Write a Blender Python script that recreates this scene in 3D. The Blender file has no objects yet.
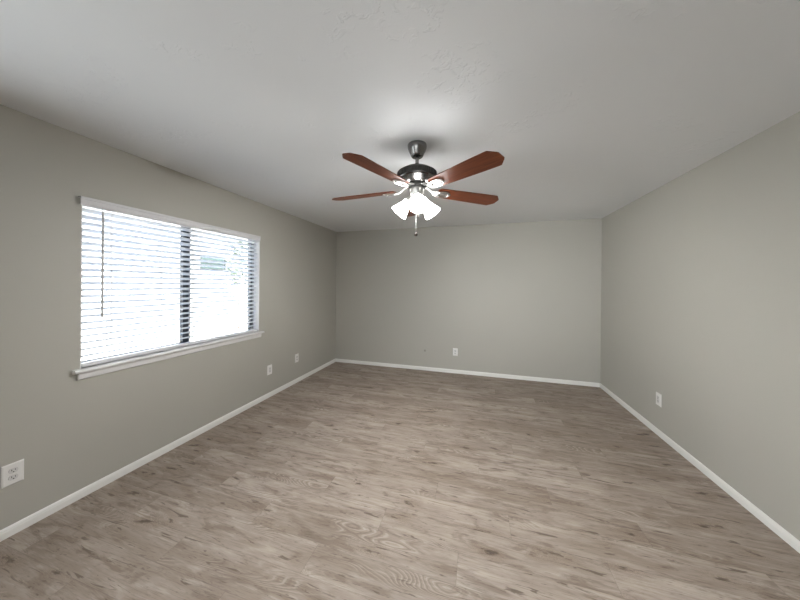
import bpy, bmesh, math, random
from mathutils import Vector, Matrix

S = bpy.context.scene
COL = S.collection
R = math.radians
PI = math.pi

# ------------------------------------------------------------------ camera
XL, XR, YB, YR, H = -2.562, 1.7193, 4.5556, -1.9, 2.44     # room: left, right, back, rear, height
cam = bpy.data.cameras.new('camera')
cam.sensor_fit = 'HORIZONTAL'
cam.sensor_width = 36.0
cam.lens = 270.007 / 800 * 36.0
cam.shift_y = -(300 - 284.924) / 800
cam.clip_start = 0.02
camo = bpy.data.objects.new('camera', cam)
COL.objects.link(camo)
camo.matrix_world = (Matrix.Translation((0, 0, 1.453)) @ Matrix.Rotation(0.2799, 4, 'Z')
                     @ Matrix.Rotation(PI / 2, 4, 'X') @ Matrix.Rotation(0.0083, 4, 'Z'))
S.camera = camo

# ------------------------------------------------------------------ world, sun, added fill lamps, exposure
S.view_settings.view_transform = 'Standard'
S.view_settings.look = 'None'
S.view_settings.gamma = 1.0
S.view_settings.use_curve_mapping = False
S.view_settings.exposure = 0.33

SKY = 0.75
SUN = 13.0
REAR = 9.6
LEFT = 19.0
BULB = 2750.0
GLOW = 20.0

world = bpy.data.worlds.new('world')
S.world = world
world.use_nodes = True
wn = world.node_tree
wn.nodes.clear()
sky = wn.nodes.new('ShaderNodeTexSky')
sky.sky_type = 'NISHITA'
sky.sun_disc = False
sky.sun_elevation = R(52)
sky.sun_rotation = R(80)
sky.air_density = 1.0
sky.dust_density = 2.0
bgn = wn.nodes.new('ShaderNodeBackground')
bgn.inputs['Strength'].default_value = SKY
wo = wn.nodes.new('ShaderNodeOutputWorld')
wn.links.new(sky.outputs[0], bgn.inputs['Color'])
wn.links.new(bgn.outputs[0], wo.inputs['Surface'])

sl = bpy.data.lights.new('sun', 'SUN')
sl.energy = SUN
sl.angle = R(0.6)
sl.color = (1.0, 0.96, 0.9)
so = bpy.data.objects.new('sun', sl)
COL.objects.link(so)
so.rotation_euler = Vector((-0.62, 0.10, -0.78)).to_track_quat('-Z', 'Y').to_euler()

# unseen area lamps added behind the camera to brighten the room
def fill_light(name, w, h, energy, color, loc, rot, spread):
    al = bpy.data.lights.new(name, 'AREA')
    al.shape = 'RECTANGLE'
    al.size = w
    al.size_y = h
    al.energy = energy
    al.color = color
    al.spread = spread
    ao = bpy.data.objects.new(name, al)
    COL.objects.link(ao)
    ao.location = loc
    ao.rotation_euler = rot


fill_light('rear_fill', 2.6, 1.6, REAR, (0.95, 0.99, 1.0), (-0.1, YR + 0.20, 1.15), (R(90), 0, R(-7)), R(62))
fill_light('side_fill', 1.5, 1.1, LEFT, (0.90, 0.97, 1.0), (XL + 0.04, -0.30, 1.40), (R(90), 0, R(-90)), R(170))


# ------------------------------------------------------------------ helpers
class NT:
    """small wrapper for building shader node trees"""
    def __init__(self, name):
        self.m = bpy.data.materials.new(name)
        self.m.use_nodes = True
        self.t = self.m.node_tree
        self.t.nodes.clear()
        self.out = self.t.nodes.new('ShaderNodeOutputMaterial')

    def n(self, kind, **kw):
        nd = self.t.nodes.new('ShaderNode' + kind)
        for k, v in kw.items():
            setattr(nd, k, v)
        return nd

    def put(self, sock, v):
        if isinstance(v, bpy.types.NodeSocket):
            self.t.links.new(v, sock)
        else:
            if sock.type == 'RGBA' and len(v) == 3:
                v = (*v, 1)
            sock.default_value = v

    def math(self, op, a, b=None, c=None, clamp=False):
        nd = self.n('Math', operation=op, use_clamp=clamp)
        for i, v in enumerate((a, b, c)):
            if v is not None:
                self.put(nd.inputs[i], v)
        return nd.outputs[0]

    def mix(self, f, a, b, blend='MIX'):
        nd = self.n('Mix', data_type='RGBA', blend_type=blend)
        self.put(nd.inputs[0], f)
        self.put(nd.inputs[6], a)
        self.put(nd.inputs[7], b)
        return nd.outputs[2]

    def xyz(self, x, y, z=0.0):
        nd = self.n('CombineXYZ')
        for i, v in enumerate((x, y, z)):
            self.put(nd.inputs[i], v)
        return nd.outputs[0]

    def noise(self, vec, scale=1.0, detail=2.0, rough=0.5, dist=0.0):
        nd = self.n('TexNoise')
        self.put(nd.inputs['Vector'], vec)
        nd.inputs['Scale'].default_value = scale
        nd.inputs['Detail'].default_value = detail
        nd.inputs['Roughness'].default_value = rough
        nd.inputs['Distortion'].default_value = dist
        return nd.outputs[0]

    def ramp(self, f, a, b, va=0.0, vb=1.0):
        nd = self.n('MapRange')
        nd.interpolation_type = 'SMOOTHSTEP'
        self.put(nd.inputs[0], f)
        for i, v in zip((1, 2, 3, 4), (a, b, va, vb)):
            nd.inputs[i].default_value = v
        return nd.outputs[0]

    def bsdf(self, color, rough=0.5, metal=0.0, bump=None, bstr=0.2, bdist=0.01, spec=0.5, **kw):
        p = self.n('BsdfPrincipled')
        self.put(p.inputs['Base Color'], color)
        self.put(p.inputs['Roughness'], rough)
        self.put(p.inputs['Metallic'], metal)
        self.put(p.inputs['Specular IOR Level'], spec)
        for k, v in kw.items():
            self.put(p.inputs[k.replace('_', ' ')], v)
        if bump is not None:
            b = self.n('Bump')
            b.inputs['Strength'].default_value = bstr
            b.inputs['Distance'].default_value = bdist
            self.put(b.inputs['Height'], bump)
            self.t.links.new(b.outputs[0], p.inputs['Normal'])
        self.t.links.new(p.outputs[0], self.out.inputs[0])
        return p

    def coord(self, which='Object'):
        return self.n('TexCoord').outputs[which]


def simple(name, col, rough=0.5, metal=0.0, spec=0.5, nscale=30.0, namp=0.06, bstr=0.0, **kw):
    t = NT(name)
    c = t.coord()
    f = t.noise(c, nscale, 3)
    a = tuple(v * (1 - namp) for v in col)
    b = tuple(min(1.0, v * (1 + namp)) for v in col)
    t.bsdf(t.mix(f, a, b), rough, metal, bump=f if bstr else None, bstr=bstr, bdist=0.002, spec=spec, **kw)
    return t.m


M = {}


def wall_material():
    t = NT('greige_wall_paint')
    c = t.coord()
    big = t.noise(c, 0.9, 3)
    col = t.mix(big, (0.458, 0.446, 0.405), (0.478, 0.466, 0.423))
    fine = t.noise(c, 90.0, 3, 0.6)
    t.bsdf(col, 0.55, bump=fine, bstr=0.12, bdist=0.002, spec=0.35)
    return t.m


def ceiling_material():
    t = NT('textured_ceiling_paint')
    c = t.coord()
    patch = t.ramp(t.noise(c, 2.6, 3, 0.6), 0.50, 0.64)
    splat = t.ramp(t.noise(c, 26.0, 3, 0.55, 0.6), 0.52, 0.60)
    fine = t.noise(c, 120.0, 2)
    h = t.math('ADD', t.math('MULTIPLY', splat, patch), t.math('MULTIPLY', fine, 0.12))
    col = t.mix(t.noise(c, 1.0, 2), (0.77, 0.78, 0.79), (0.79, 0.80, 0.81))
    t.bsdf(col, 0.8, bump=h, bstr=0.42, bdist=0.005, spec=0.2)
    return t.m


def floor_material():
    t = NT('weathered_oak_laminate')
    W, LN = 0.167, 1.22
    sep = t.n('SeparateXYZ')
    t.put(sep.inputs[0], t.coord())
    x, y = sep.outputs[0], sep.outputs[1]
    v = t.math('DIVIDE', t.math('SUBTRACT', y, 1.335), W)
    row = t.math('FLOOR', v)
    off = t.math('FRACT', t.math('MULTIPLY', row, 0.3819))
    u = t.math('ADD', t.math('DIVIDE', t.math('ADD', x, 0.09), LN), off)
    colm = t.math('FLOOR', u)
    wn_ = t.n('TexWhiteNoise', noise_dimensions='2D')
    t.put(wn_.inputs['Vector'], t.xyz(row, colm))
    rs = t.n('SeparateXYZ')
    t.put(rs.inputs[0], wn_.outputs['Color'])
    r1, r2, r3 = rs.outputs
    gx = t.math('ADD', x, t.math('MULTIPLY', r1, 40.0))
    gy = t.math('ADD', y, t.math('MULTIPLY', r2, 23.0))
    # knots
    wrp = t.math('MULTIPLY', t.math('SUBTRACT', t.noise(t.xyz(t.math('MULTIPLY', gx, 3.0), t.math('MULTIPLY', gy, 9.0), 3.0), 1.0, 2), 0.5), 0.9)
    kv = t.xyz(t.math('ADD', t.math('MULTIPLY', gx, 2.1), wrp), t.math('ADD', t.math('MULTIPLY', gy, 6.5), wrp))
    vor = t.n('TexVoronoi', feature='F1', voronoi_dimensions='2D')
    t.put(vor.inputs['Vector'], kv)
    vor.inputs['Scale'].default_value = 1.0
    kd = vor.outputs['Distance']
    kc = t.n('SeparateXYZ')
    t.put(kc.inputs[0], vor.outputs['Color'])
    has = t.ramp(kc.outputs[0], 0.62, 0.66)
    wob = t.noise(t.xyz(t.math('MULTIPLY', gx, 14.0), t.math('MULTIPLY', gy, 40.0)), 1.0, 4, 0.65)
    kdw = t.math('ADD', kd, t.math('MULTIPLY', t.math('SUBTRACT', wob, 0.5), 0.42))
    core = t.math('MULTIPLY', t.ramp(kdw, 0.0, 0.11, 1.0, 0.0), has)
    halo = t.math('MULTIPLY', t.ramp(kdw, 0.05, 0.42, 1.0, 0.0), has)
    # cathedral figure: contour lines of a stretched noise, pulled round the knots
    base = t.noise(t.xyz(t.math('MULTIPLY', gx, 0.9), t.math('MULTIPLY', gy, 4.2)), 1.0, 2, 0.45, 0.3)
    field = t.math('ADD', base, t.math('MULTIPLY', halo, 0.20))
    jit = t.noise(t.xyz(t.math('MULTIPLY', gx, 9.0), t.math('MULTIPLY', gy, 60.0)), 1.0, 3)
    ph = t.math('ADD', t.math('MULTIPLY', field, 280.0), t.math('MULTIPLY', jit, 3.0))
    ring = t.ramp(t.math('SINE', ph), 0.40, 1.0)
    figm = t.ramp(t.noise(t.xyz(t.math('MULTIPLY', gx, 1.5), t.math('MULTIPLY', gy, 6.0), 7.3), 1.0, 3), 0.53, 0.66)
    figm = t.math('MAXIMUM', figm, t.math('MULTIPLY', halo, 0.9))
    ring = t.math('MULTIPLY', ring, figm)
    # streaks and blotches
    st = t.noise(t.xyz(t.math('MULTIPLY', gx, 2.6), t.math('MULTIPLY', gy, 42.0)), 1.0, 6, 0.65, 0.4)
    fine = t.noise(t.xyz(t.math('MULTIPLY', gx, 9.0), t.math('MULTIPLY', gy, 170.0)), 1.0, 4, 0.6)
    blot = t.noise(t.xyz(t.math('MULTIPLY', gx, 1.6), t.math('MULTIPLY', gy, 6.0), 2.0), 1.0, 5, 0.6, 0.5)
    crack = t.ramp(t.noise(t.xyz(t.math('MULTIPLY', gx, 5.0), t.math('MULTIPLY', gy, 46.0), 5.0), 1.0, 4, 0.6, 0.8),
                   0.61, 0.68)
    pale, mid, dark = (0.460, 0.392, 0.342), (0.282, 0.226, 0.184), (0.115, 0.082, 0.062)
    c = t.mix(t.ramp(t.math('ADD', t.math('MULTIPLY', blot, 0.75), t.math('MULTIPLY', r3, 0.16)), 0.28, 0.66),
              mid, pale)
    c = t.mix(t.math('MULTIPLY', t.ramp(st, 0.44, 0.70), 0.50), c, (0.255, 0.200, 0.158))
    c = t.mix(t.math('MULTIPLY', t.ramp(st, 0.28, 0.44, 1.0, 0.0), 0.35), c, (0.60, 0.53, 0.46))
    wx = t.noise(t.xyz(t.math('MULTIPLY', gx, 3.4), t.math('MULTIPLY', gy, 15.0), 9.0), 1.0, 5, 0.62, 0.9)
    c = t.mix(t.math('MULTIPLY', t.ramp(wx, 0.50, 0.66), 0.64), c, (0.178, 0.134, 0.103))
    c = t.mix(t.math('MULTIPLY', t.ramp(wx, 0.30, 0.44, 1.0, 0.0), 0.30), c, (0.57, 0.505, 0.452))
    c = t.mix(t.math('MULTIPLY', t.ramp(fine, 0.50, 0.72), 0.42), c, dark)
    palering = t.math('MULTIPLY', t.ramp(t.math('SINE', t.math('ADD', ph, 2.6)), 0.55, 1.0), figm)
    c = t.mix(t.math('MULTIPLY', palering, 0.35), c, (0.59, 0.525, 0.47))
    c = t.mix(t.math('MULTIPLY', ring, 0.62), c, (0.215, 0.165, 0.128))
    c = t.mix(t.math('MULTIPLY', crack, 0.80), c, dark)
    tick = t.ramp(t.noise(t.xyz(t.math('MULTIPLY', gx, 16.0), t.math('MULTIPLY', gy, 110.0), 4.0), 1.0, 4, 0.6, 0.5), 0.58, 0.70)
    c = t.mix(t.math('MULTIPLY', t.math('MULTIPLY', tick, t.ramp(wx, 0.36, 0.62)), 0.75), c, dark)
    c = t.mix(t.math('MULTIPLY', halo, 0.34), c, (0.235, 0.172, 0.126))
    c = t.mix(t.math('MULTIPLY', core, 0.85), c, (0.075, 0.050, 0.036))
    # joints
    fu, fv = t.math('FRACT', u), t.math('FRACT', v)
    ev = t.math('MULTIPLY', t.math('MINIMUM', fv, t.math('SUBTRACT', 1.0, fv)), W)
    eu = t.math('MULTIPLY', t.math('MINIMUM', fu, t.math('SUBTRACT', 1.0, fu)), LN)
    ed = t.math('MINIMUM', ev, eu)
    seam = t.ramp(ed, 0.0006, 0.0022, 1.0, 0.0)
    c = t.mix(t.math('MULTIPLY', seam, 0.28), c, (0.09, 0.066, 0.05))
    hgt = t.math('SUBTRACT', t.math('MULTIPLY', fine, 0.25),
                 t.math('ADD', seam, t.math('MULTIPLY', t.math('ADD', ring, crack), 0.3)))
    rough = t.math('ADD', 0.40, t.math('MULTIPLY', st, 0.18))
    t.bsdf(c, rough, bump=hgt, bstr=0.18, bdist=0.0015, spec=0.42)
    return t.m


def blade_material():
    t = NT('mahogany_blade')
    sep = t.n('SeparateXYZ')
    t.put(sep.inputs[0], t.coord())
    g = t.xyz(t.math('MULTIPLY', sep.outputs[0], 5.0), t.math('MULTIPLY', sep.outputs[1], 70.0), sep.outputs[2])
    f = t.noise(g, 1.0, 5, 0.6, 0.5)
    col = t.mix(t.ramp(f, 0.3, 0.7), (0.085, 0.019, 0.0065), (0.150, 0.039, 0.013))
    t.bsdf(col, 0.36, spec=0.28, bump=f, bstr=0.05, bdist=0.001)
    return t.m


def metal_material(name, col, rough, aniso=True):
    t = NT(name)
    f = t.noise(t.coord(), 160.0, 3)
    t.bsdf(t.mix(f, tuple(v * 0.9 for v in col), col),
           t.math('ADD', rough, t.math('MULTIPLY', f, 0.08)), 1.0)
    return t.m


def glass_material():
    t = NT('window_glass')
    tr = t.n('BsdfTransparent')
    tr.inputs[0].default_value = (0.96, 0.98, 0.97, 1)
    gl = t.n('BsdfGlossy')
    t.put(gl.inputs['Roughness'], t.ramp(t.noise(t.coord(), 3.0, 2), 0.0, 1.0, 0.015, 0.03))
    lw = t.n('LayerWeight')
    lw.inputs[0].default_value = 0.5
    fac = t.math('ADD', 0.03, t.math('MULTIPLY', t.math('POWER', lw.outputs['Facing'], 5.0), 0.9))
    mx = t.n('MixShader')
    t.put(mx.inputs[0], fac)
    t.t.links.new(tr.outputs[0], mx.inputs[1])
    t.t.links.new(gl.outputs[0], mx.inputs[2])
    t.t.links.new(mx.outputs[0], t.out.inputs[0])
    return t.m


def shade_material():
    """frosted opal glass of a lit shade"""
    t = NT('lit_frosted_glass')
    f = t.noise(t.coord(), 40.0, 2)
    t.bsdf((0.88, 0.88, 0.86), 0.35, Emission_Color=t.mix(f, (0.99, 0.99, 0.98), (1.0, 1.0, 0.99)), Emission_Strength=GLOW)
    return t.m


def bulb_material():
    t = NT('lit_bulb')
    f = t.noise(t.coord(), 40.0, 2)
    e = t.n('Emission')
    t.put(e.inputs['Color'], t.mix(f, (1.0, 0.985, 0.96), (1.0, 0.99, 0.975)))
    e.inputs['Strength'].default_value = BULB
    t.t.links.new(e.outputs[0], t.out.inputs[0])
    return t.m


def slat_material():
    t = NT('white_blind_slat')
    f = t.noise(t.coord(), 20.0, 2)
    col = t.mix(f, (0.86, 0.87, 0.88), (0.90, 0.90, 0.91))
    p = t.bsdf(col, 0.4, spec=0.4)
    tl = t.n('BsdfTranslucent')
    t.put(tl.inputs[0], col)
    mx = t.n('MixShader')
    mx.inputs[0].default_value = 0.60
    t.t.links.new(p.outputs[0], mx.inputs[1])
    t.t.links.new(tl.outputs[0], mx.inputs[2])
    t.t.links.new(mx.outputs[0], t.out.inputs[0])
    return t.m


def stucco_material():
    t = NT('white_stucco')
    c = t.coord()
    f = t.noise(c, 45.0, 4, 0.6)
    t.bsdf(t.mix(t.noise(c, 0.7, 3), (0.78, 0.77, 0.74), (0.84, 0.83, 0.81)), 0.85, bump=f, bstr=0.4, bdist=0.01, spec=0.2)
    return t.m


def leaf_material():
    t = NT('shrub_leaf')
    f = t.noise(t.coord(), 9.0, 3)
    t.bsdf(t.mix(f, (0.07, 0.10, 0.06), (0.14, 0.18, 0.125)), 0.55)
    return t.m


M['wall'] = wall_material()
M['ceiling'] = ceiling_material()
M['floor'] = floor_material()
M['trim'] = simple('white_trim_paint', (0.86, 0.855, 0.83), 0.38, namp=0.02)
M['sill'] = simple('white_sill_paint', (0.78, 0.78, 0.78), 0.40, namp=0.02)
M['reveal'] = simple('white_reveal_paint', (0.74, 0.74, 0.74), 0.5, namp=0.02)
M['slat'] = slat_material()
M['rail'] = simple('white_blind_rail', (0.72, 0.72, 0.74), 0.4, namp=0.02)
M['cord'] = simple('white_cord', (0.78, 0.78, 0.78), 0.7)
M['wand'] = simple('grey_wand_plastic', (0.62, 0.62, 0.62), 0.3)
M['bronze'] = simple('dark_bronze_aluminium', (0.020, 0.026, 0.036), 0.45, metal=0.0)
M['glass'] = glass_material()
M['blade'] = blade_material()
M['pewter'] = metal_material('brushed_pewter', (0.22, 0.215, 0.21), 0.20)
M['darkpewter'] = metal_material('dark_pewter', (0.075, 0.073, 0.07), 0.28)
M['nickel'] = metal_material('satin_nickel', (0.66, 0.65, 0.63), 0.26)
M['knob'] = simple('dark_wood_knob', (0.035, 0.022, 0.016), 0.35)
M['shade'] = shade_material()
M['bulb'] = bulb_material()
M['plate'] = simple('white_outlet_plastic', (0.82, 0.81, 0.79), 0.35, namp=0.015)
M['insert'] = simple('pale_grey_outlet_insert', (0.68, 0.67, 0.66), 0.32, namp=0.015)
M['slot'] = simple('dark_slot', (0.03, 0.03, 0.03), 0.6)
M['cap'] = simple('greyed_wall_cap', (0.33, 0.315, 0.28), 0.6)
M['stucco'] = stucco_material()
M['roof'] = simple('pale_fascia', (0.62, 0.62, 0.62), 0.7)
M['outground'] = simple('pale_concrete', (0.70, 0.69, 0.66), 0.9, nscale=8, namp=0.08)
M['teal'] = simple('teal_grey_window_glass', (0.05, 0.085, 0.085), 0.15)
M['greyframe'] = simple('grey_window_frame', (0.04, 0.05, 0.05), 0.5)
M['leaf'] = leaf_material()
M['bark'] = simple('grey_bark', (0.16, 0.12, 0.09), 0.85)


def box(bm, x0, x1, y0, y1, z0, z1, mi=0):
    vs = [bm.verts.new((x, y, z)) for x in (x0, x1) for y in (y0, y1) for z in (z0, z1)]
    fs = []
    for q in ((0, 1, 3, 2), (4, 6, 7, 5), (0, 4, 5, 1), (2, 3, 7, 6), (0, 2, 6, 4), (1, 5, 7, 3)):
        f = bm.faces.new([vs[i] for i in q])
        f.material_index = mi
        fs.append(f)
    return vs, fs


def bevel_all(bm, w, seg=2):
    bmesh.ops.bevel(bm, geom=[e for e in bm.edges], offset=w, segments=seg, profile=0.5, affect='EDGES',
                    clamp_overlap=True)


def lathe(bm, prof, n=40, mat=Matrix(), mi=0):
    """prof: list of (r, z); revolves about local z, then transforms"""
    rings = []
    for r, z in prof:
        if r < 1e-6:
            rings.append([bm.verts.new(mat @ Vector((0, 0, z)))])
        else:
            rings.append([bm.verts.new(mat @ Vector((r * math.cos(2 * PI * k / n), r * math.sin(2 * PI * k / n), z)))
                          for k in range(n)])
    for a, b in zip(rings, rings[1:]):
        for k in range(n):
            k2 = (k + 1) % n
            vs = []
            for v in ((a[k % len(a)], a[k2 % len(a)], b[k2 % len(b)], b[k % len(b)])):
                if v not in vs:
                    vs.append(v)
            if len(vs) > 2:
                try:
                    f = bm.faces.new(vs)
                    f.material_index = mi
                except ValueError:
                    pass


def tube(bm, pts, r, n=10, closed=False, cap=True, flat=1.0, mi=0):
    pts = [Vector(p) for p in pts]
    rad = r if isinstance(r, (list, tuple)) else [r] * len(pts)
    rings = []
    N = len(pts)
    up = None
    for i, p in enumerate(pts):
        a = pts[(i - 1) % N] if (closed or i > 0) else p
        b = pts[(i + 1) % N] if (closed or i < N - 1) else p
        d = (b - a).normalized()
        if up is None:
            up = Vector((0, 0, 1)) if abs(d.z) < 0.9 else Vector((1, 0, 0))
        s = d.cross(up).normalized()
        t = s.cross(d).normalized()
        rings.append([bm.verts.new(p + rad[i] * (s * math.cos(2 * PI * k / n) + t * flat * math.sin(2 * PI * k / n)))
                      for k in range(n)])
    rng = range(N) if closed else range(N - 1)
    for i in rng:
        a, b = rings[i], rings[(i + 1) % N]
        for k in range(n):
            k2 = (k + 1) % n
            f = bm.faces.new((a[k], a[k2], b[k2], b[k]))
            f.material_index = mi
    if cap and not closed:
        bm.faces.new(rings[0][::-1])
        bm.faces.new(rings[-1])


def prism_xy(bm, outline, z0, z1, mat=Matrix(), mi=0):
    """extrude a 2D outline between z0 and z1"""
    lo = [bm.verts.new(mat @ Vector((x, y, z0))) for x, y in outline]
    hi = [bm.verts.new(mat @ Vector((x, y, z1))) for x, y in outline]
    n = len(outline)
    bm.faces.new(lo[::-1]).material_index = mi
    bm.faces.new(hi).material_index = mi
    for i in range(n):
        j = (i + 1) % n
        bm.faces.new((lo[i], lo[j], hi[j], hi[i])).material_index = mi


def obj(name, bm, mats, parent=None, smooth=False, loc=None):
    bmesh.ops.recalc_face_normals(bm, faces=bm.faces)
    me = bpy.data.meshes.new(name)
    bm.to_mesh(me)
    bm.free()
    for m in (mats if isinstance(mats, (list, tuple)) else [mats]):
        me.materials.append(m)
    if smooth:
        me.polygons.foreach_set('use_smooth', [True] * len(me.polygons))
        try:
            me.set_sharp_from_angle(angle=R(38))
        except Exception:
            pass
    o = bpy.data.objects.new(name, me)
    COL.objects.link(o)
    if parent is not None:
        o.parent = parent
    if loc is not None:
        o.location = loc
    return o


def thing(name, label, cat, loc=(0, 0, 0), rotz=0.0, group=None):
    o = bpy.data.objects.new(name, None)
    o.empty_display_size = 0.1
    COL.objects.link(o)
    o.location = loc
    o.rotation_euler = (0, 0, rotz)
    tag(o, label, cat, group)
    return o


def tag(o, label, cat, group=None):
    o['label'] = label
    o['category'] = cat
    if group:
        o['group'] = group
    return o


def struct(name, bm, mats, label, cat, parent=None, smooth=False):
    o = obj(name, bm, mats, parent, smooth)
    if parent is None:
        o['kind'] = 'structure'
        o['label'] = label
        o['category'] = cat
    return o


# ------------------------------------------------------------------ setting: room shell
T = 0.15
WY0, WY1, WZ0, WZ1 = 1.150, 2.697, 0.872, 2.030      # window opening

bm = bmesh.new()
box(bm, XL - T, XR + T, YR - T, YB + T, -0.12, 0.0)
struct('floor', bm, M['floor'], 'grey-brown weathered oak laminate plank floor', 'floor')

bm = bmesh.new()
box(bm, XL - T, XR + T, YR - T, YB + T, H, H + 0.16)
struct('ceiling', bm, M['ceiling'], 'off-white textured ceiling', 'ceiling')

bm = bmesh.new()
box(bm, XL - T, XL, YR - T, WY0, 0, H)
box(bm, XL - T, XL, WY1, YB, 0, H)
box(bm, XL - T, XL, WY0, WY1, 0, WZ0)
box(bm, XL - T, XL, WY0, WY1, WZ1, H)
struct('wall_left', bm, M['wall'], 'greige painted left wall with the window', 'wall')
bm = bmesh.new()
box(bm, XL - T, XR + T, YB, YB + T, 0, H)
struct('wall_back', bm, M['wall'], 'greige painted far wall', 'wall')
bm = bmesh.new()
box(bm, XR, XR + T, YR - T, YB, 0, H)
struct('wall_right', bm, M['wall'], 'greige painted right wall', 'wall')
bm = bmesh.new()
box(bm, XL, XR, YR - T, YR, 0, H)
struct('wall_rear', bm, M['wall'], 'greige painted wall behind the camera', 'wall')

# unseen roof slab above the ceiling, its eaves added to shade from the sun
bm = bmesh.new()
box(bm, XL - 0.65, XR + 0.65, YR - 0.65, YB + 0.65, H + 0.16, H + 0.34)
struct('roof', bm, M['roof'], 'unseen flat roof slab over the room, eaves added for sun shading', 'roof')


def base_profile(bm, p0, p1, inward, h=0.058, t=0.0125):
    """baseboard along p0-p1 with a stepped, rounded top"""
    p0, p1, n = Vector(p0), Vector(p1), Vector(inward)
    prof = [(0, 0), (t, 0), (t, h * 0.62), (t * 0.86, h * 0.70), (t * 0.80, h * 0.82), (t * 0.55, h * 0.94), (t * 0.25, h),
            (0, h)]
    a = [bm.verts.new(p0 + n * q + Vector((0, 0, z))) for q, z in prof]
    b = [bm.verts.new(p1 + n * q + Vector((0, 0, z))) for q, z in prof]
    k = len(prof)
    for i in range(k):
        j = (i + 1) % k
        bm.faces.new((a[i], a[j], b[j], b[i]))
    bm.faces.new(a)
    bm.faces.new(b[::-1])


bm = bmesh.new()
base_profile(bm, (XL, YR, 0), (XL, YB, 0), (1, 0, 0))
struct('baseboard_left', bm, M['trim'], 'white baseboard along the left wall', 'baseboard')
bm = bmesh.new()
base_profile(bm, (XL + 0.0125, YB, 0), (XR - 0.0125, YB, 0), (0, -1, 0))
struct('baseboard_back', bm, M['trim'], 'white baseboard along the far wall', 'baseboard')
bm = bmesh.new()
base_profile(bm, (XR, YR, 0), (XR, YB, 0), (-1, 0, 0))
struct('baseboard_right', bm, M['trim'], 'white baseboard along the right wall', 'baseboard')

# casings added round the two fill lamps, set on solid wall behind the camera
bm = bmesh.new()
ya, yb, za, zb, d = -1.06, 0.46, 0.84, 1.96, 0.06
box(bm, XL, XL + d, ya - 0.05, ya, za - 0.05, zb + 0.05)
box(bm, XL, XL + d, yb, yb + 0.05, za - 0.05, zb + 0.05)
box(bm, XL, XL + d, ya, yb, za - 0.05, za)
box(bm, XL, XL + d, ya, yb, zb, zb + 0.05)
struct('side_fill_casing', bm, M['trim'], 'white casing added round the side fill lamp on the left wall, behind the camera', 'window')
bm = bmesh.new()
xa, xb, za, zb, d = -1.42, 1.22, 0.34, 1.96, 0.26
box(bm, xa - 0.05, xa, YR, YR + d, za - 0.05, zb + 0.05)
box(bm, xb, xb + 0.05, YR, YR + d, za - 0.05, zb + 0.05)
box(bm, xa, xb, YR, YR + d, za - 0.05, za)
box(bm, xa, xb, YR, YR + d, zb, zb + 0.05)
struct('rear_fill_casing', bm, M['trim'], 'white casing added round the rear fill lamp, behind the camera', 'window')

# window: bronze sliding frame, panes, white reveals, stool and apron
FX0, FX1 = XL - 0.135, XL - 0.085
bm = bmesh.new()
e = 0.034
box(bm, FX0, FX1, WY0, WY0 + 0.022, WZ0, WZ1)
box(bm, FX0, FX1, WY1 - 0.046, WY1, WZ0, WZ1)
box(bm, FX0, FX0 + 0.028, WY0 + 0.022, WY1 - 0.046, WZ0, WZ0 + 0.006)
box(bm, FX0, FX1, WY0 + 0.022, WY1 - 0.046, WZ1 - e, WZ1)
win = struct('window_1', bm, M['bronze'], 'sliding window with dark bronze frame in the left wall', 'window')
MY0, MY1 = 1.868, 1.936
bm = bmesh.new()
box(bm, FX0 + 0.004, FX1 - 0.004, MY0, MY1, WZ0 + 0.001, WZ1 - e)
obj('meeting_stile', bm, M['bronze'], win)
bm = bmesh.new()
box(bm, FX1 - 0.030, FX1, WY0 + 0.022, MY0, WZ0 + 0.0065, WZ0 + 0.027)
obj('sash_rail', bm, M['bronze'], win)
for ya, yb, xx in ((WY0 + 0.022, MY0, FX1 - 0.020), (MY1, WY1 - 0.046, FX0 + 0.014)):
    bm = bmesh.new()
    box(bm, xx, xx + 0.005, ya, yb, WZ0 + (0.027 if ya < MY0 else 0.006), WZ1 - e)
    obj('glass_pane', bm, M['glass'], win)
bm = bmesh.new()
rt = 0.006
box(bm, FX1, XL, WY1 - rt, WY1, WZ0, WZ1)
box(bm, FX1, XL, WY0, WY0 + rt, WZ0, WZ1)
box(bm, FX1, XL, WY0 + rt, WY1 - rt, WZ1 - rt, WZ1)
obj('window_reveal', bm, M['reveal'], win)
bm = bmesh.new()
# stool with rounded nosing, horns past the opening
prof = [(FX1, 0.846), (XL + 0.030, 0.846), (XL + 0.038, 0.850), (XL + 0.041, 0.858), (XL + 0.038, 0.867), (XL + 0.030, 0.872),
        (FX1, 0.872)]
# inside the opening
a = [bm.verts.new((x, WY0, z)) for x, z in prof]
b = [bm.verts.new((x, WY1, z)) for x, z in prof]
for i in range(len(prof)):
    j = (i + 1) % len(prof)
    bm.faces.new((a[i], a[j], b[j], b[i]))
bm.faces.new(a)
bm.faces.new(b[::-1])
for ya, yb in ((1.112, WY0), (WY1, 2.742)):
    pr = [(max(x, XL), z) for x, z in prof]
    a = [bm.verts.new((x, ya, z)) for x, z in pr]
    b = [bm.verts.new((x, yb, z)) for x, z in pr]
    for i in range(len(pr)):
        j = (i + 1) % len(pr)
        bm.faces.new((a[i], a[j], b[j], b[i]))
    bm.faces.new(a)
    bm.faces.new(b[::-1])
obj('window_sill', bm, M['sill'], win)
bm = bmesh.new()
pr = [(XL, 0.798), (XL + 0.008, 0.798), (XL + 0.016, 0.806), (XL + 0.018, 0.836), (XL + 0.024, 0.846), (XL, 0.846)]
a = [bm.verts.new((x, 1.136, z)) for x, z in pr]
b = [bm.verts.new((x, 2.718, z)) for x, z in pr]
for i in range(len(pr)):
    j = (i + 1) % len(pr)
    bm.faces.new((a[i], a[j], b[j], b[i]))
bm.faces.new(a)
bm.faces.new(b[::-1])
obj('window_apron', bm, M['sill'], win)

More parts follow.
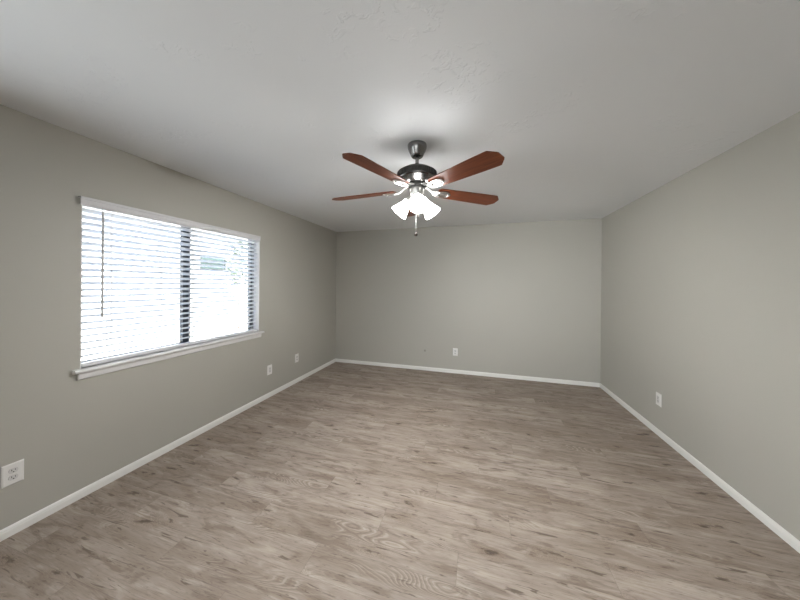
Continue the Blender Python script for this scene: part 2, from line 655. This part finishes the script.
# ------------------------------------------------------------------ outside, seen washed out through the blinds
bm = bmesh.new()
box(bm, -30, 20, -25, 30, -0.45, -0.15)
g = struct('ground', bm, M['outground'], 'pale concrete ground outside the window', 'ground')

HX = -7.0
house = thing('neighbour_house', 'white stucco house wall seen washed out through the window blinds', 'house', (HX - 1.5, 4.0, -0.15))
bm = bmesh.new()
box(bm, -1.5, 1.5, -9.0, 9.0, 0.0, 3.1)
obj('wall', bm, M['stucco'], house)
bm = bmesh.new()
box(bm, -1.9, 1.75, -9.3, 9.3, 3.1, 3.26)
obj('roof', bm, M['roof'], house)


def house_window(y, z, w, h, bars):
    f = bmesh.new()
    t_ = 0.035
    X = 1.5
    box(f, X, X + 0.03, y - w / 2, y + w / 2, z - h / 2, z - h / 2 + t_)
    box(f, X, X + 0.03, y - w / 2, y + w / 2, z + h / 2 - t_, z + h / 2)
    box(f, X, X + 0.03, y - w / 2, y - w / 2 + t_, z - h / 2 + t_, z + h / 2 - t_)
    box(f, X, X + 0.03, y + w / 2 - t_, y + w / 2, z - h / 2 + t_, z + h / 2 - t_)
    for k in range(bars):
        zz = z - h / 2 + h * (k + 1) / (bars + 1)
        box(f, X, X + 0.028, y - w / 2 + t_, y + w / 2 - t_, zz - 0.02, zz + 0.02)
    fo = obj('window', f, M['greyframe'], house)
    f = bmesh.new()
    box(f, X, X + 0.012, y - w / 2 + t_, y + w / 2 - t_, z - h / 2 + t_, z + h / 2 - t_)
    obj('pane', f, M['teal'], fo)


house_window(5.72 - 4.0, 2.02 + 0.15, 0.74, 0.40, 1)

shrub = thing('shrub', 'leafy green shrub outside near the right end of the window', 'shrub', (-6.2, 5.78, -0.15))
bm = bmesh.new()
rnd = random.Random(5)
tube(bm, [(0, 0, 0), (0.03, 0.02, 0.8), (-0.02, 0.0, 1.5), (0.02, 0.03, 2.2)], [0.02, 0.016, 0.012, 0.006], 8)
obj('stem', bm, M['bark'], shrub, True)
bm = bmesh.new()
for k in range(420):
    th, zz = rnd.uniform(0, 2 * PI), rnd.uniform(1.55, 2.75)
    rr = 0.30 * math.sqrt(rnd.random()) * (1 - 0.5 * abs(zz - 2.1))
    c = Vector((rr * math.cos(th), rr * math.sin(th), zz))
    d = Vector((rnd.gauss(0, 1), rnd.gauss(0, 1), rnd.gauss(0, .6))).normalized()
    s = d.cross(Vector((rnd.gauss(0, 1), rnd.gauss(0, 1), rnd.gauss(0, 1)))).normalized()
    n = d.cross(s)
    L_, w_ = rnd.uniform(.07, .12), rnd.uniform(.02, .035)
    vs = [bm.verts.new(q) for q in (c, c + d * L_ * .5 + s * w_ + n * .006, c + d * L_, c + d * L_ * .5 - s * w_ + n * .006)]
    bm.faces.new(vs)
obj('foliage', bm, M['leaf'], shrub)

# ------------------------------------------------------------------ window blind
blind = thing('window_blind', 'white horizontal slat blind hanging in the left wall window', 'blind', (XL, (WY0 + WY1) / 2, WZ0))
BX, BY, BZ = blind.location
BM = Matrix.Translation((-BX, -BY, -BZ))


def bobj(name, bm, m, parent=None, smooth=False):
    bmesh.ops.transform(bm, matrix=BM, verts=bm.verts)
    return obj(name, bm, m, parent or blind, smooth)


# valance: hollow channel with open ends, covering the head of the opening
VY0, VY1, VZ0, VZ1 = 1.132, 2.668, 1.970, 2.026
bm = bmesh.new()
prof = [(XL + 0.001, VZ1), (XL + 0.034, VZ1), (XL + 0.040, VZ1 - 0.004), (XL + 0.040, VZ1 - 0.016), (XL + 0.037, VZ1 - 0.022),
        (XL + 0.037, VZ0 + 0.010), (XL + 0.034, VZ0), (XL + 0.029, VZ0), (XL + 0.029, VZ1 - 0.008), (XL + 0.001, VZ1 - 0.008)]
a = [bm.verts.new((x, VY0, z)) for x, z in prof]
b = [bm.verts.new((x, VY1, z)) for x, z in prof]
for i in range(len(prof)):
    j = (i + 1) % len(prof)
    bm.faces.new((a[i], a[j], b[j], b[i]))
bm.faces.new(a)
bm.faces.new(b[::-1])
bobj('valance', bm, M['rail'])
bm = bmesh.new()
box(bm, XL - 0.060, XL - 0.006, WY0 + 0.008, WY1 - 0.008, 1.972, 2.022)
bevel_all(bm, 0.003, 2)
bobj('head_rail', bm, M['rail'])

SX = XL - 0.036           # slat centre line
SY0, SY1 = WY0 + 0.014, WY1 - 0.016
PITCH, TILT, DEP = 0.0455, R(23), 0.050
bm = bmesh.new()
NS = 23
ztop = 1.948
slat_z = [ztop - PITCH * k for k in range(NS)]
for zc in slat_z:
    n = 6
    top, bot = [], []
    for i in range(n + 1):
        q = -DEP / 2 + DEP * i / n
        crown = 0.0030 * (1 - (2 * q / DEP) ** 2)
        for lst, dz in ((top, 0.0015), (bot, -0.0015)):
            xx = q * math.cos(TILT) - (crown + dz) * math.sin(TILT)
            zz = q * math.sin(TILT) + (crown + dz) * math.cos(TILT)      # room-side edge raised
            lst.append([bm.verts.new((SX + xx, yy, zc + zz)) for yy in (SY0, SY1)])
    for i in range(n):
        bm.faces.new((top[i][0], top[i + 1][0], top[i + 1][1], top[i][1]))
        bm.faces.new((bot[i][1], bot[i + 1][1], bot[i + 1][0], bot[i][0]))
    bm.faces.new((top[0][0], top[0][1], bot[0][1], bot[0][0]))
    bm.faces.new((top[n][1], top[n][0], bot[n][0], bot[n][1]))
    for s in (0, 1):
        loop = [t_[s] for t_ in top] + [t_[s] for t_ in reversed(bot)]
        bm.faces.new(loop)
bobj('slats', bm, M['slat'], smooth=True)
zbot = 0.887
bm = bmesh.new()
box(bm, SX - 0.025, SX + 0.025, SY0, SY1, zbot - 0.0125, zbot + 0.013)
bevel_all(bm, 0.003, 2)
bobj('bottom_rail', bm, M['rail'])
for yy in (1.314, 1.640, 1.905, 2.263, 2.600):
    bm = bmesh.new()
    for dx in (-0.0265, 0.0265):
        tube(bm, [(SX + dx, yy, 1.972), (SX + dx, yy, zbot)], 0.0018, 6)
    for zc in slat_z:
        dx, dz = 0.0265, 0.0265 * math.tan(TILT)
        tube(bm, [(SX - dx, yy, zc - dz - 0.0032), (SX + dx, yy, zc + dz - 0.0032)], 0.0008, 5)
    bobj('ladder_cord', bm, M['cord'])
WX = XL + 0.004
bm = bmesh.new()
tube(bm, [(WX, 1.258, 1.952), (WX, 1.258, 1.24), (WX, 1.258, 1.21), (WX, 1.258, 1.205)], [0.0066, 0.0066, 0.0078, 0.005], 8)
wd = bobj('tilt_wand', bm, M['wand'], smooth=True)
bm = bmesh.new()
tube(bm, [(XL - 0.012, 1.258, 1.978), (WX - 0.004, 1.258, 1.968), (WX, 1.258, 1.952)], 0.002, 6)
hk = bobj('hook', bm, M['wand'], wd, True)

# ------------------------------------------------------------------ ceiling fan
FXC, FYC = -0.417, 1.860
fan = thing('ceiling_fan', 'five-blade mahogany and pewter ceiling fan with three lit glass shades', 'ceiling fan', (FXC, FYC, H))


def fz(z):
    return z - H


bm = bmesh.new()
lathe(bm, [(0, 0), (.066, 0), (.068, -.006), (.067, -.020), (.061, -.040), (.052, -.058), (.046, -.072), (.040, -.084), (.030, -.090),
           (0, -.091)], 48)
obj('canopy', bm, M['pewter'], fan, True)
bm = bmesh.new()
lathe(bm, [(0, -.088), (.0125, -.088), (.0125, fz(2.285)), (0, fz(2.285))], 24)
obj('downrod', bm, M['pewter'], fan, True)

bm = bmesh.new()
# ribbed dark upper shell
pr = [(0, fz(2.302)), (.022, fz(2.302)), (.026, fz(2.290)), (.060, fz(2.282)), (.105, fz(2.262)), (.132, fz(2.244))]
lathe(bm, pr, 60, mi=0)
n = 120
rings = []
for z, rr in ((2.244, .132), (2.240, .138), (2.204, .140), (2.198, .134)):
    rings.append([bm.verts.new(((rr + (.0015 if k % 2 else -.0015) * (1 if .137 < rr else 0)) * math.cos(2 * PI * k / n),
                                (rr + (.0015 if k % 2 else -.0015) * (1 if .137 < rr else 0)) * math.sin(2 * PI * k / n), fz(z)))
                  for k in range(n)])
for a, b in zip(rings, rings[1:]):
    for k in range(n):
        bm.faces.new((a[k], a[(k + 1) % n], b[(k + 1) % n], b[k]))
mh = obj('motor_housing', bm, M['darkpewter'], fan, True)
bm = bmesh.new()
lathe(bm, [(.134, fz(2.200)), (.131, fz(2.194)), (.126, fz(2.190)), (.118, fz(2.182)), (.104, fz(2.170)), (.092, fz(2.162)), (.080, fz(2.157)),
           (.0, fz(2.157))], 60)
obj('motor_bowl', bm, M['pewter'], mh, True)
bm = bmesh.new()
lathe(bm, [(0, fz(2.158)), (.076, fz(2.158)), (.076, fz(2.147)), (.066, fz(2.143)), (.060, fz(2.130)), (0, fz(2.130))], 48)
obj('flywheel', bm, M['darkpewter'], fan, True)
bm = bmesh.new()
lathe(bm, [(0, fz(2.132)), (.050, fz(2.132)), (.052, fz(2.124)), (.049, fz(2.112)), (.049, fz(2.094)), (.044, fz(2.082)), (.030, fz(2.072)),
           (.012, fz(2.066)), (.008, fz(2.058)), (0, fz(2.056))], 40)
lk = obj('light_fitter', bm, M['nickel'], fan, True)

# blades
PIT, DROOP, A0 = -0.198, 0.018, R(-37.786)
BR0, BR1 = 0.155, 0.668
ZB = 2.122
half = lambda r: 0.055 + (0.071 - 0.055) * min(1, max(0, (r - BR0) / 0.40))


def blade_outline():
    pts = []
    # root, rounded
    for k in range(7):
        a = PI / 2 + PI * k / 6
        sx, sy = math.cos(a), math.sin(a)
        pts.append((BR0 + 0.020 + 0.020 * sx * 1.0, 0.055 * (abs(sy) ** 0.6) * (1 if sy >= 0 else -1)))
    for r in (0.22, 0.30, 0.40, 0.50, 0.60):
        pts.append((r, -half(r)))
    ch, cw = 0.042, 0.043
    pts += [(BR1 - ch, -half(.63)), (BR1 - 0.004, -half(.63) + cw - 0.005), (BR1, -half(.63) + cw + 0.002)]
    pts += [(BR1, half(.63) - cw - 0.002), (BR1 - 0.004, half(.63) - cw + 0.005), (BR1 - ch, half(.63))]
    for r in (0.60, 0.50, 0.40, 0.30, 0.22):
        pts.append((r, half(r)))
    return pts


def bracket_mesh():
    """blade iron: cast arm from the flywheel, flaring into an open oval loop screwed under the blade"""
    bm = bmesh.new()
    # arm (flat bar) rising to the flywheel
    pts = [(0.058, 0, 0.022), (0.080, 0, 0.020), (0.105, 0, 0.004), (0.130, 0, -0.012), (0.160, 0, -0.013)]
    tube(bm, pts, [0.017, 0.016, 0.012, 0.011, 0.014], 12, flat=0.35)
    # oval loop
    n = 36
    loop = [(0.202 + 0.050 * math.cos(2 * PI * k / n), 0.031 * math.sin(2 * PI * k / n), -0.0105) for k in range(n)]
    tube(bm, loop, 0.0075, 10, closed=True, flat=0.7)
    # inner medallion
    lo = [(0.202 + 0.030 * math.cos(2 * PI * k / n), 0.0155 * math.sin(2 * PI * k / n)) for k in range(n)]
    prism_xy(bm, lo, -0.0125, -0.003)
    # side scrolls joining arm and loop
    for s in (-1, 1):
        tube(bm, [(0.118, s * 0.006, -0.006), (0.140, s * 0.020, -0.011), (0.160, s * 0.027, -0.011), (0.178, s * 0.028, -0.011)],
             [0.006, 0.007, 0.007, 0.007], 8, flat=0.7)
    return bm


blade0 = None
for k in range(5):
    ang = A0 + R(72) * k
    Mx = (Matrix.Translation((0, 0, fz(ZB))) @ Matrix.Rotation(ang, 4, 'Z') @ Matrix.Translation((0.15, 0, 0))
          @ Matrix.Rotation(DROOP, 4, 'Y') @ Matrix.Translation((-0.15, 0, 0)))
    if k == 0:
        bm = bmesh.new()
        prism_xy(bm, blade_outline(), -0.003, 0.003)
        ob = obj('fan_blade', bm, M['blade'], fan)
        br = obj('blade_bracket', bracket_mesh(), M['nickel'], ob, True)
        subs = [br]
        for sx, sy in ((0.172, 0.0), (0.232, 0.014), (0.232, -0.014)):
            bm = bmesh.new()
            lathe(bm, [(0, -0.0185), (0.003, -0.018), (0.0045, -0.016), (0.0045, -0.003)], 12, Matrix.Translation((sx, sy, 0)))
            subs.append(obj('bracket_screw', bm, M['pewter'], ob, True))
        blade0 = (ob, subs)
    else:
        ob = blade0[0].copy()
        COL.objects.link(ob)
        ob.parent = fan
        for c0 in blade0[1]:
            c = c0.copy()
            COL.objects.link(c)
            c.parent = ob
    ob.matrix_local = Mx @ Matrix.Rotation(PIT, 4, 'X')

# shades on the light kit
cam_az = math.atan2(-FYC, -FXC)
DROP = R(43)
for k in range(3):
    az = cam_az + R(120) * k + R(5)
    dirv = Vector((math.cos(az) * math.cos(DROP), math.sin(az) * math.cos(DROP), -math.sin(DROP)))
    q = dirv.to_track_quat('Z', 'Y').to_matrix().to_4x4()
    p0 = Vector((0.030 * math.cos(az), 0.030 * math.sin(az), fz(2.084)))
    # socket arm
    bm = bmesh.new()
    lathe(bm, [(0, 0), (.010, 0), (.011, .012), (.020, .020), (.0275, .030), (.0275, .046), (.0240, .050), (0, .050)], 28,
          Matrix.Translation(p0) @ q)
    ar = obj('shade_holder', bm, M['nickel'], fan, True)
    p1 = p0 + dirv * 0.046
    outer = [(.0265, 0.0), (.0290, .008), (.0320, .022), (.0375, .042), (.0450, .062), (.0535, .084), (.0640, .110)]
    inner = [(r - .0030, z) for r, z in outer[::-1]]
    bm = bmesh.new()
    lathe(bm, outer + [(.0632, .1115), (.0612, .1110)] + inner[1:] + [outer[0]], 40, Matrix.Translation(p1) @ q)
    sh = obj('lamp_shade', bm, M['shade'], fan, True)
    bm = bmesh.new()
    lathe(bm, [(0, .004), (.012, .004), (.013, .018), (.020, .034), (.025, .052), (.024, .066), (.016, .079), (0, .084)], 24,
          Matrix.Translation(p1) @ q)
    obj('bulb', bm, M['bulb'], sh, True)

# pull chains with knobs


def chain(x, y, z0, z1, kr):
    bm = bmesh.new()
    N_ = int((z0 - z1) / 0.0055)
    pts, rad = [], []
    for i in range(N_ * 2 + 1):
        z = z0 + (z1 - z0) * i / (N_ * 2)
        pts.append((x, y, fz(z)))
        rad.append(0.0023 if i % 2 else 0.0009)
    tube(bm, pts, rad, 6)
    ch = obj('pull_chain', bm, M['cord'], fan, True)
    bm = bmesh.new()
    lathe(bm, [(0, .004), (.004, .002), (.007, -.004), (kr, -.013), (kr, -.019), (kr * .7, -.026), (0, -.028)], 20,
          Matrix.Translation((x, y, fz(z1))))
    obj('chain_knob', bm, M['knob'], ch, True)


chain(-0.003, -0.006, 2.060, 1.823, 0.0125)
chain(0.006, 0.012, 2.060, 1.957, 0.009)

# ------------------------------------------------------------------ outlets
OW, OH = 0.079, 0.122


def plate_mesh():
    bm = bmesh.new()
    w, h = OW / 2, OH / 2
    lay = [(w, h, 0.0), (w, h, 0.0022), (w - .0018, h - .0018, .0045), (w - .006, h - .006, .0062)]
    rings = [[bm.verts.new((sx * a, -d, sz * b)) for sx, sz in ((-1, -1), (1, -1), (1, 1), (-1, 1))] for a, b, d in lay]
    for A, B in zip(rings, rings[1:]):
        for k in range(4):
            bm.faces.new((A[k], A[(k + 1) % 4], B[(k + 1) % 4], B[k]))
    bm.faces.new(rings[-1])
    bm.faces.new(rings[0][::-1])
    return bm


def rot_y(bm):
    return bm


def ybox(bm, x0, x1, z0, z1, d0, d1, mi=0):
    return box(bm, x0, x1, -d1, -d0, z0, z1, mi)


def slots(bm, zc, mi):
    ybox(bm, -0.0078, -0.0052, zc - 0.001, zc + 0.008, 0.0086, 0.0092, mi)
    ybox(bm, 0.0052, 0.0074, zc - 0.001, zc + 0.007, 0.0086, 0.0092, mi)
    lathe(bm, [(0, 0.0092), (.0030, .0092), (.0030, .0084), (0, .0084)], 12,
          Matrix.Translation((0, 0, zc - 0.0075)) @ Matrix.Rotation(R(90), 4, 'X'), mi)


def outlet(style, label, loc, rotz):
    t = thing('wall_outlet', label, 'outlet', loc, rotz, 'wall outlets')
    obj('cover_plate', plate_mesh(), M['plate'], t)
    if style == 'duplex':
        for zc in (0.0195, -0.0195):
            bm = bmesh.new()
            out = []
            for k in range(28):
                a = 2 * PI * k / 28
                x, z = 0.0172 * math.cos(a), 0.0172 * math.sin(a)
                out.append((max(-.0172, min(.0172, x)), max(-.0135, min(.0135, z)) + zc))
            prism_xy(bm, out, 0.0062, 0.0088, Matrix.Rotation(R(90), 4, 'X'))
            slots(bm, zc, 1)
            obj('receptacle', bm, [M['insert'], M['slot']], t)
    else:
        bm = bmesh.new()
        ybox(bm, -0.0168, 0.0168, -0.0335, 0.0335, 0.0060, 0.0086)
        bevel_all(bm, 0.0008, 1)
        slots(bm, 0.0165, 1)
        slots(bm, -0.0165, 1)
        obj('receptacle', bm, [M['insert'], M['slot']], t)
    for zc in ((0.0,) if style == 'duplex' else (0.048, -0.048)):
        bm = bmesh.new()
        lathe(bm, [(0, .0076), (.0028, .0072), (.0034, .0060)], 14,
              Matrix.Translation((0, 0, zc)) @ Matrix.Rotation(R(90), 4, 'X'))
        obj('screw', bm, M['plate'], t, True)
    return t


outlet('duplex', 'white duplex outlet on left wall, nearest the camera, at the photo edge', (XL, 0.880, 0.350), R(90))
outlet('decora', 'white outlet on left wall just past the right end of the window', (XL, 2.875, 0.349), R(90))
outlet('duplex', 'white outlet on left wall, closest to the far left corner', (XL, 3.417, 0.359), R(90))
outlet('duplex', 'white duplex outlet low on the far wall', (-0.347, YB, 0.349), 0)
outlet('decora', 'white outlet low on the bare right wall', (XR, 3.252, 0.350), R(-90))

bm = bmesh.new()
lathe(bm, [(0, 0.003), (.014, 0.003), (.018, 0.0015), (.019, 0.0)], 24, Matrix.Rotation(R(90), 4, 'X'))
tag(obj('wall_plug', bm, M['cap'], None, True, (-0.855, YB, 0.336)),
    'small grey round spot low on the far wall, left of the white outlet', 'wall plug')
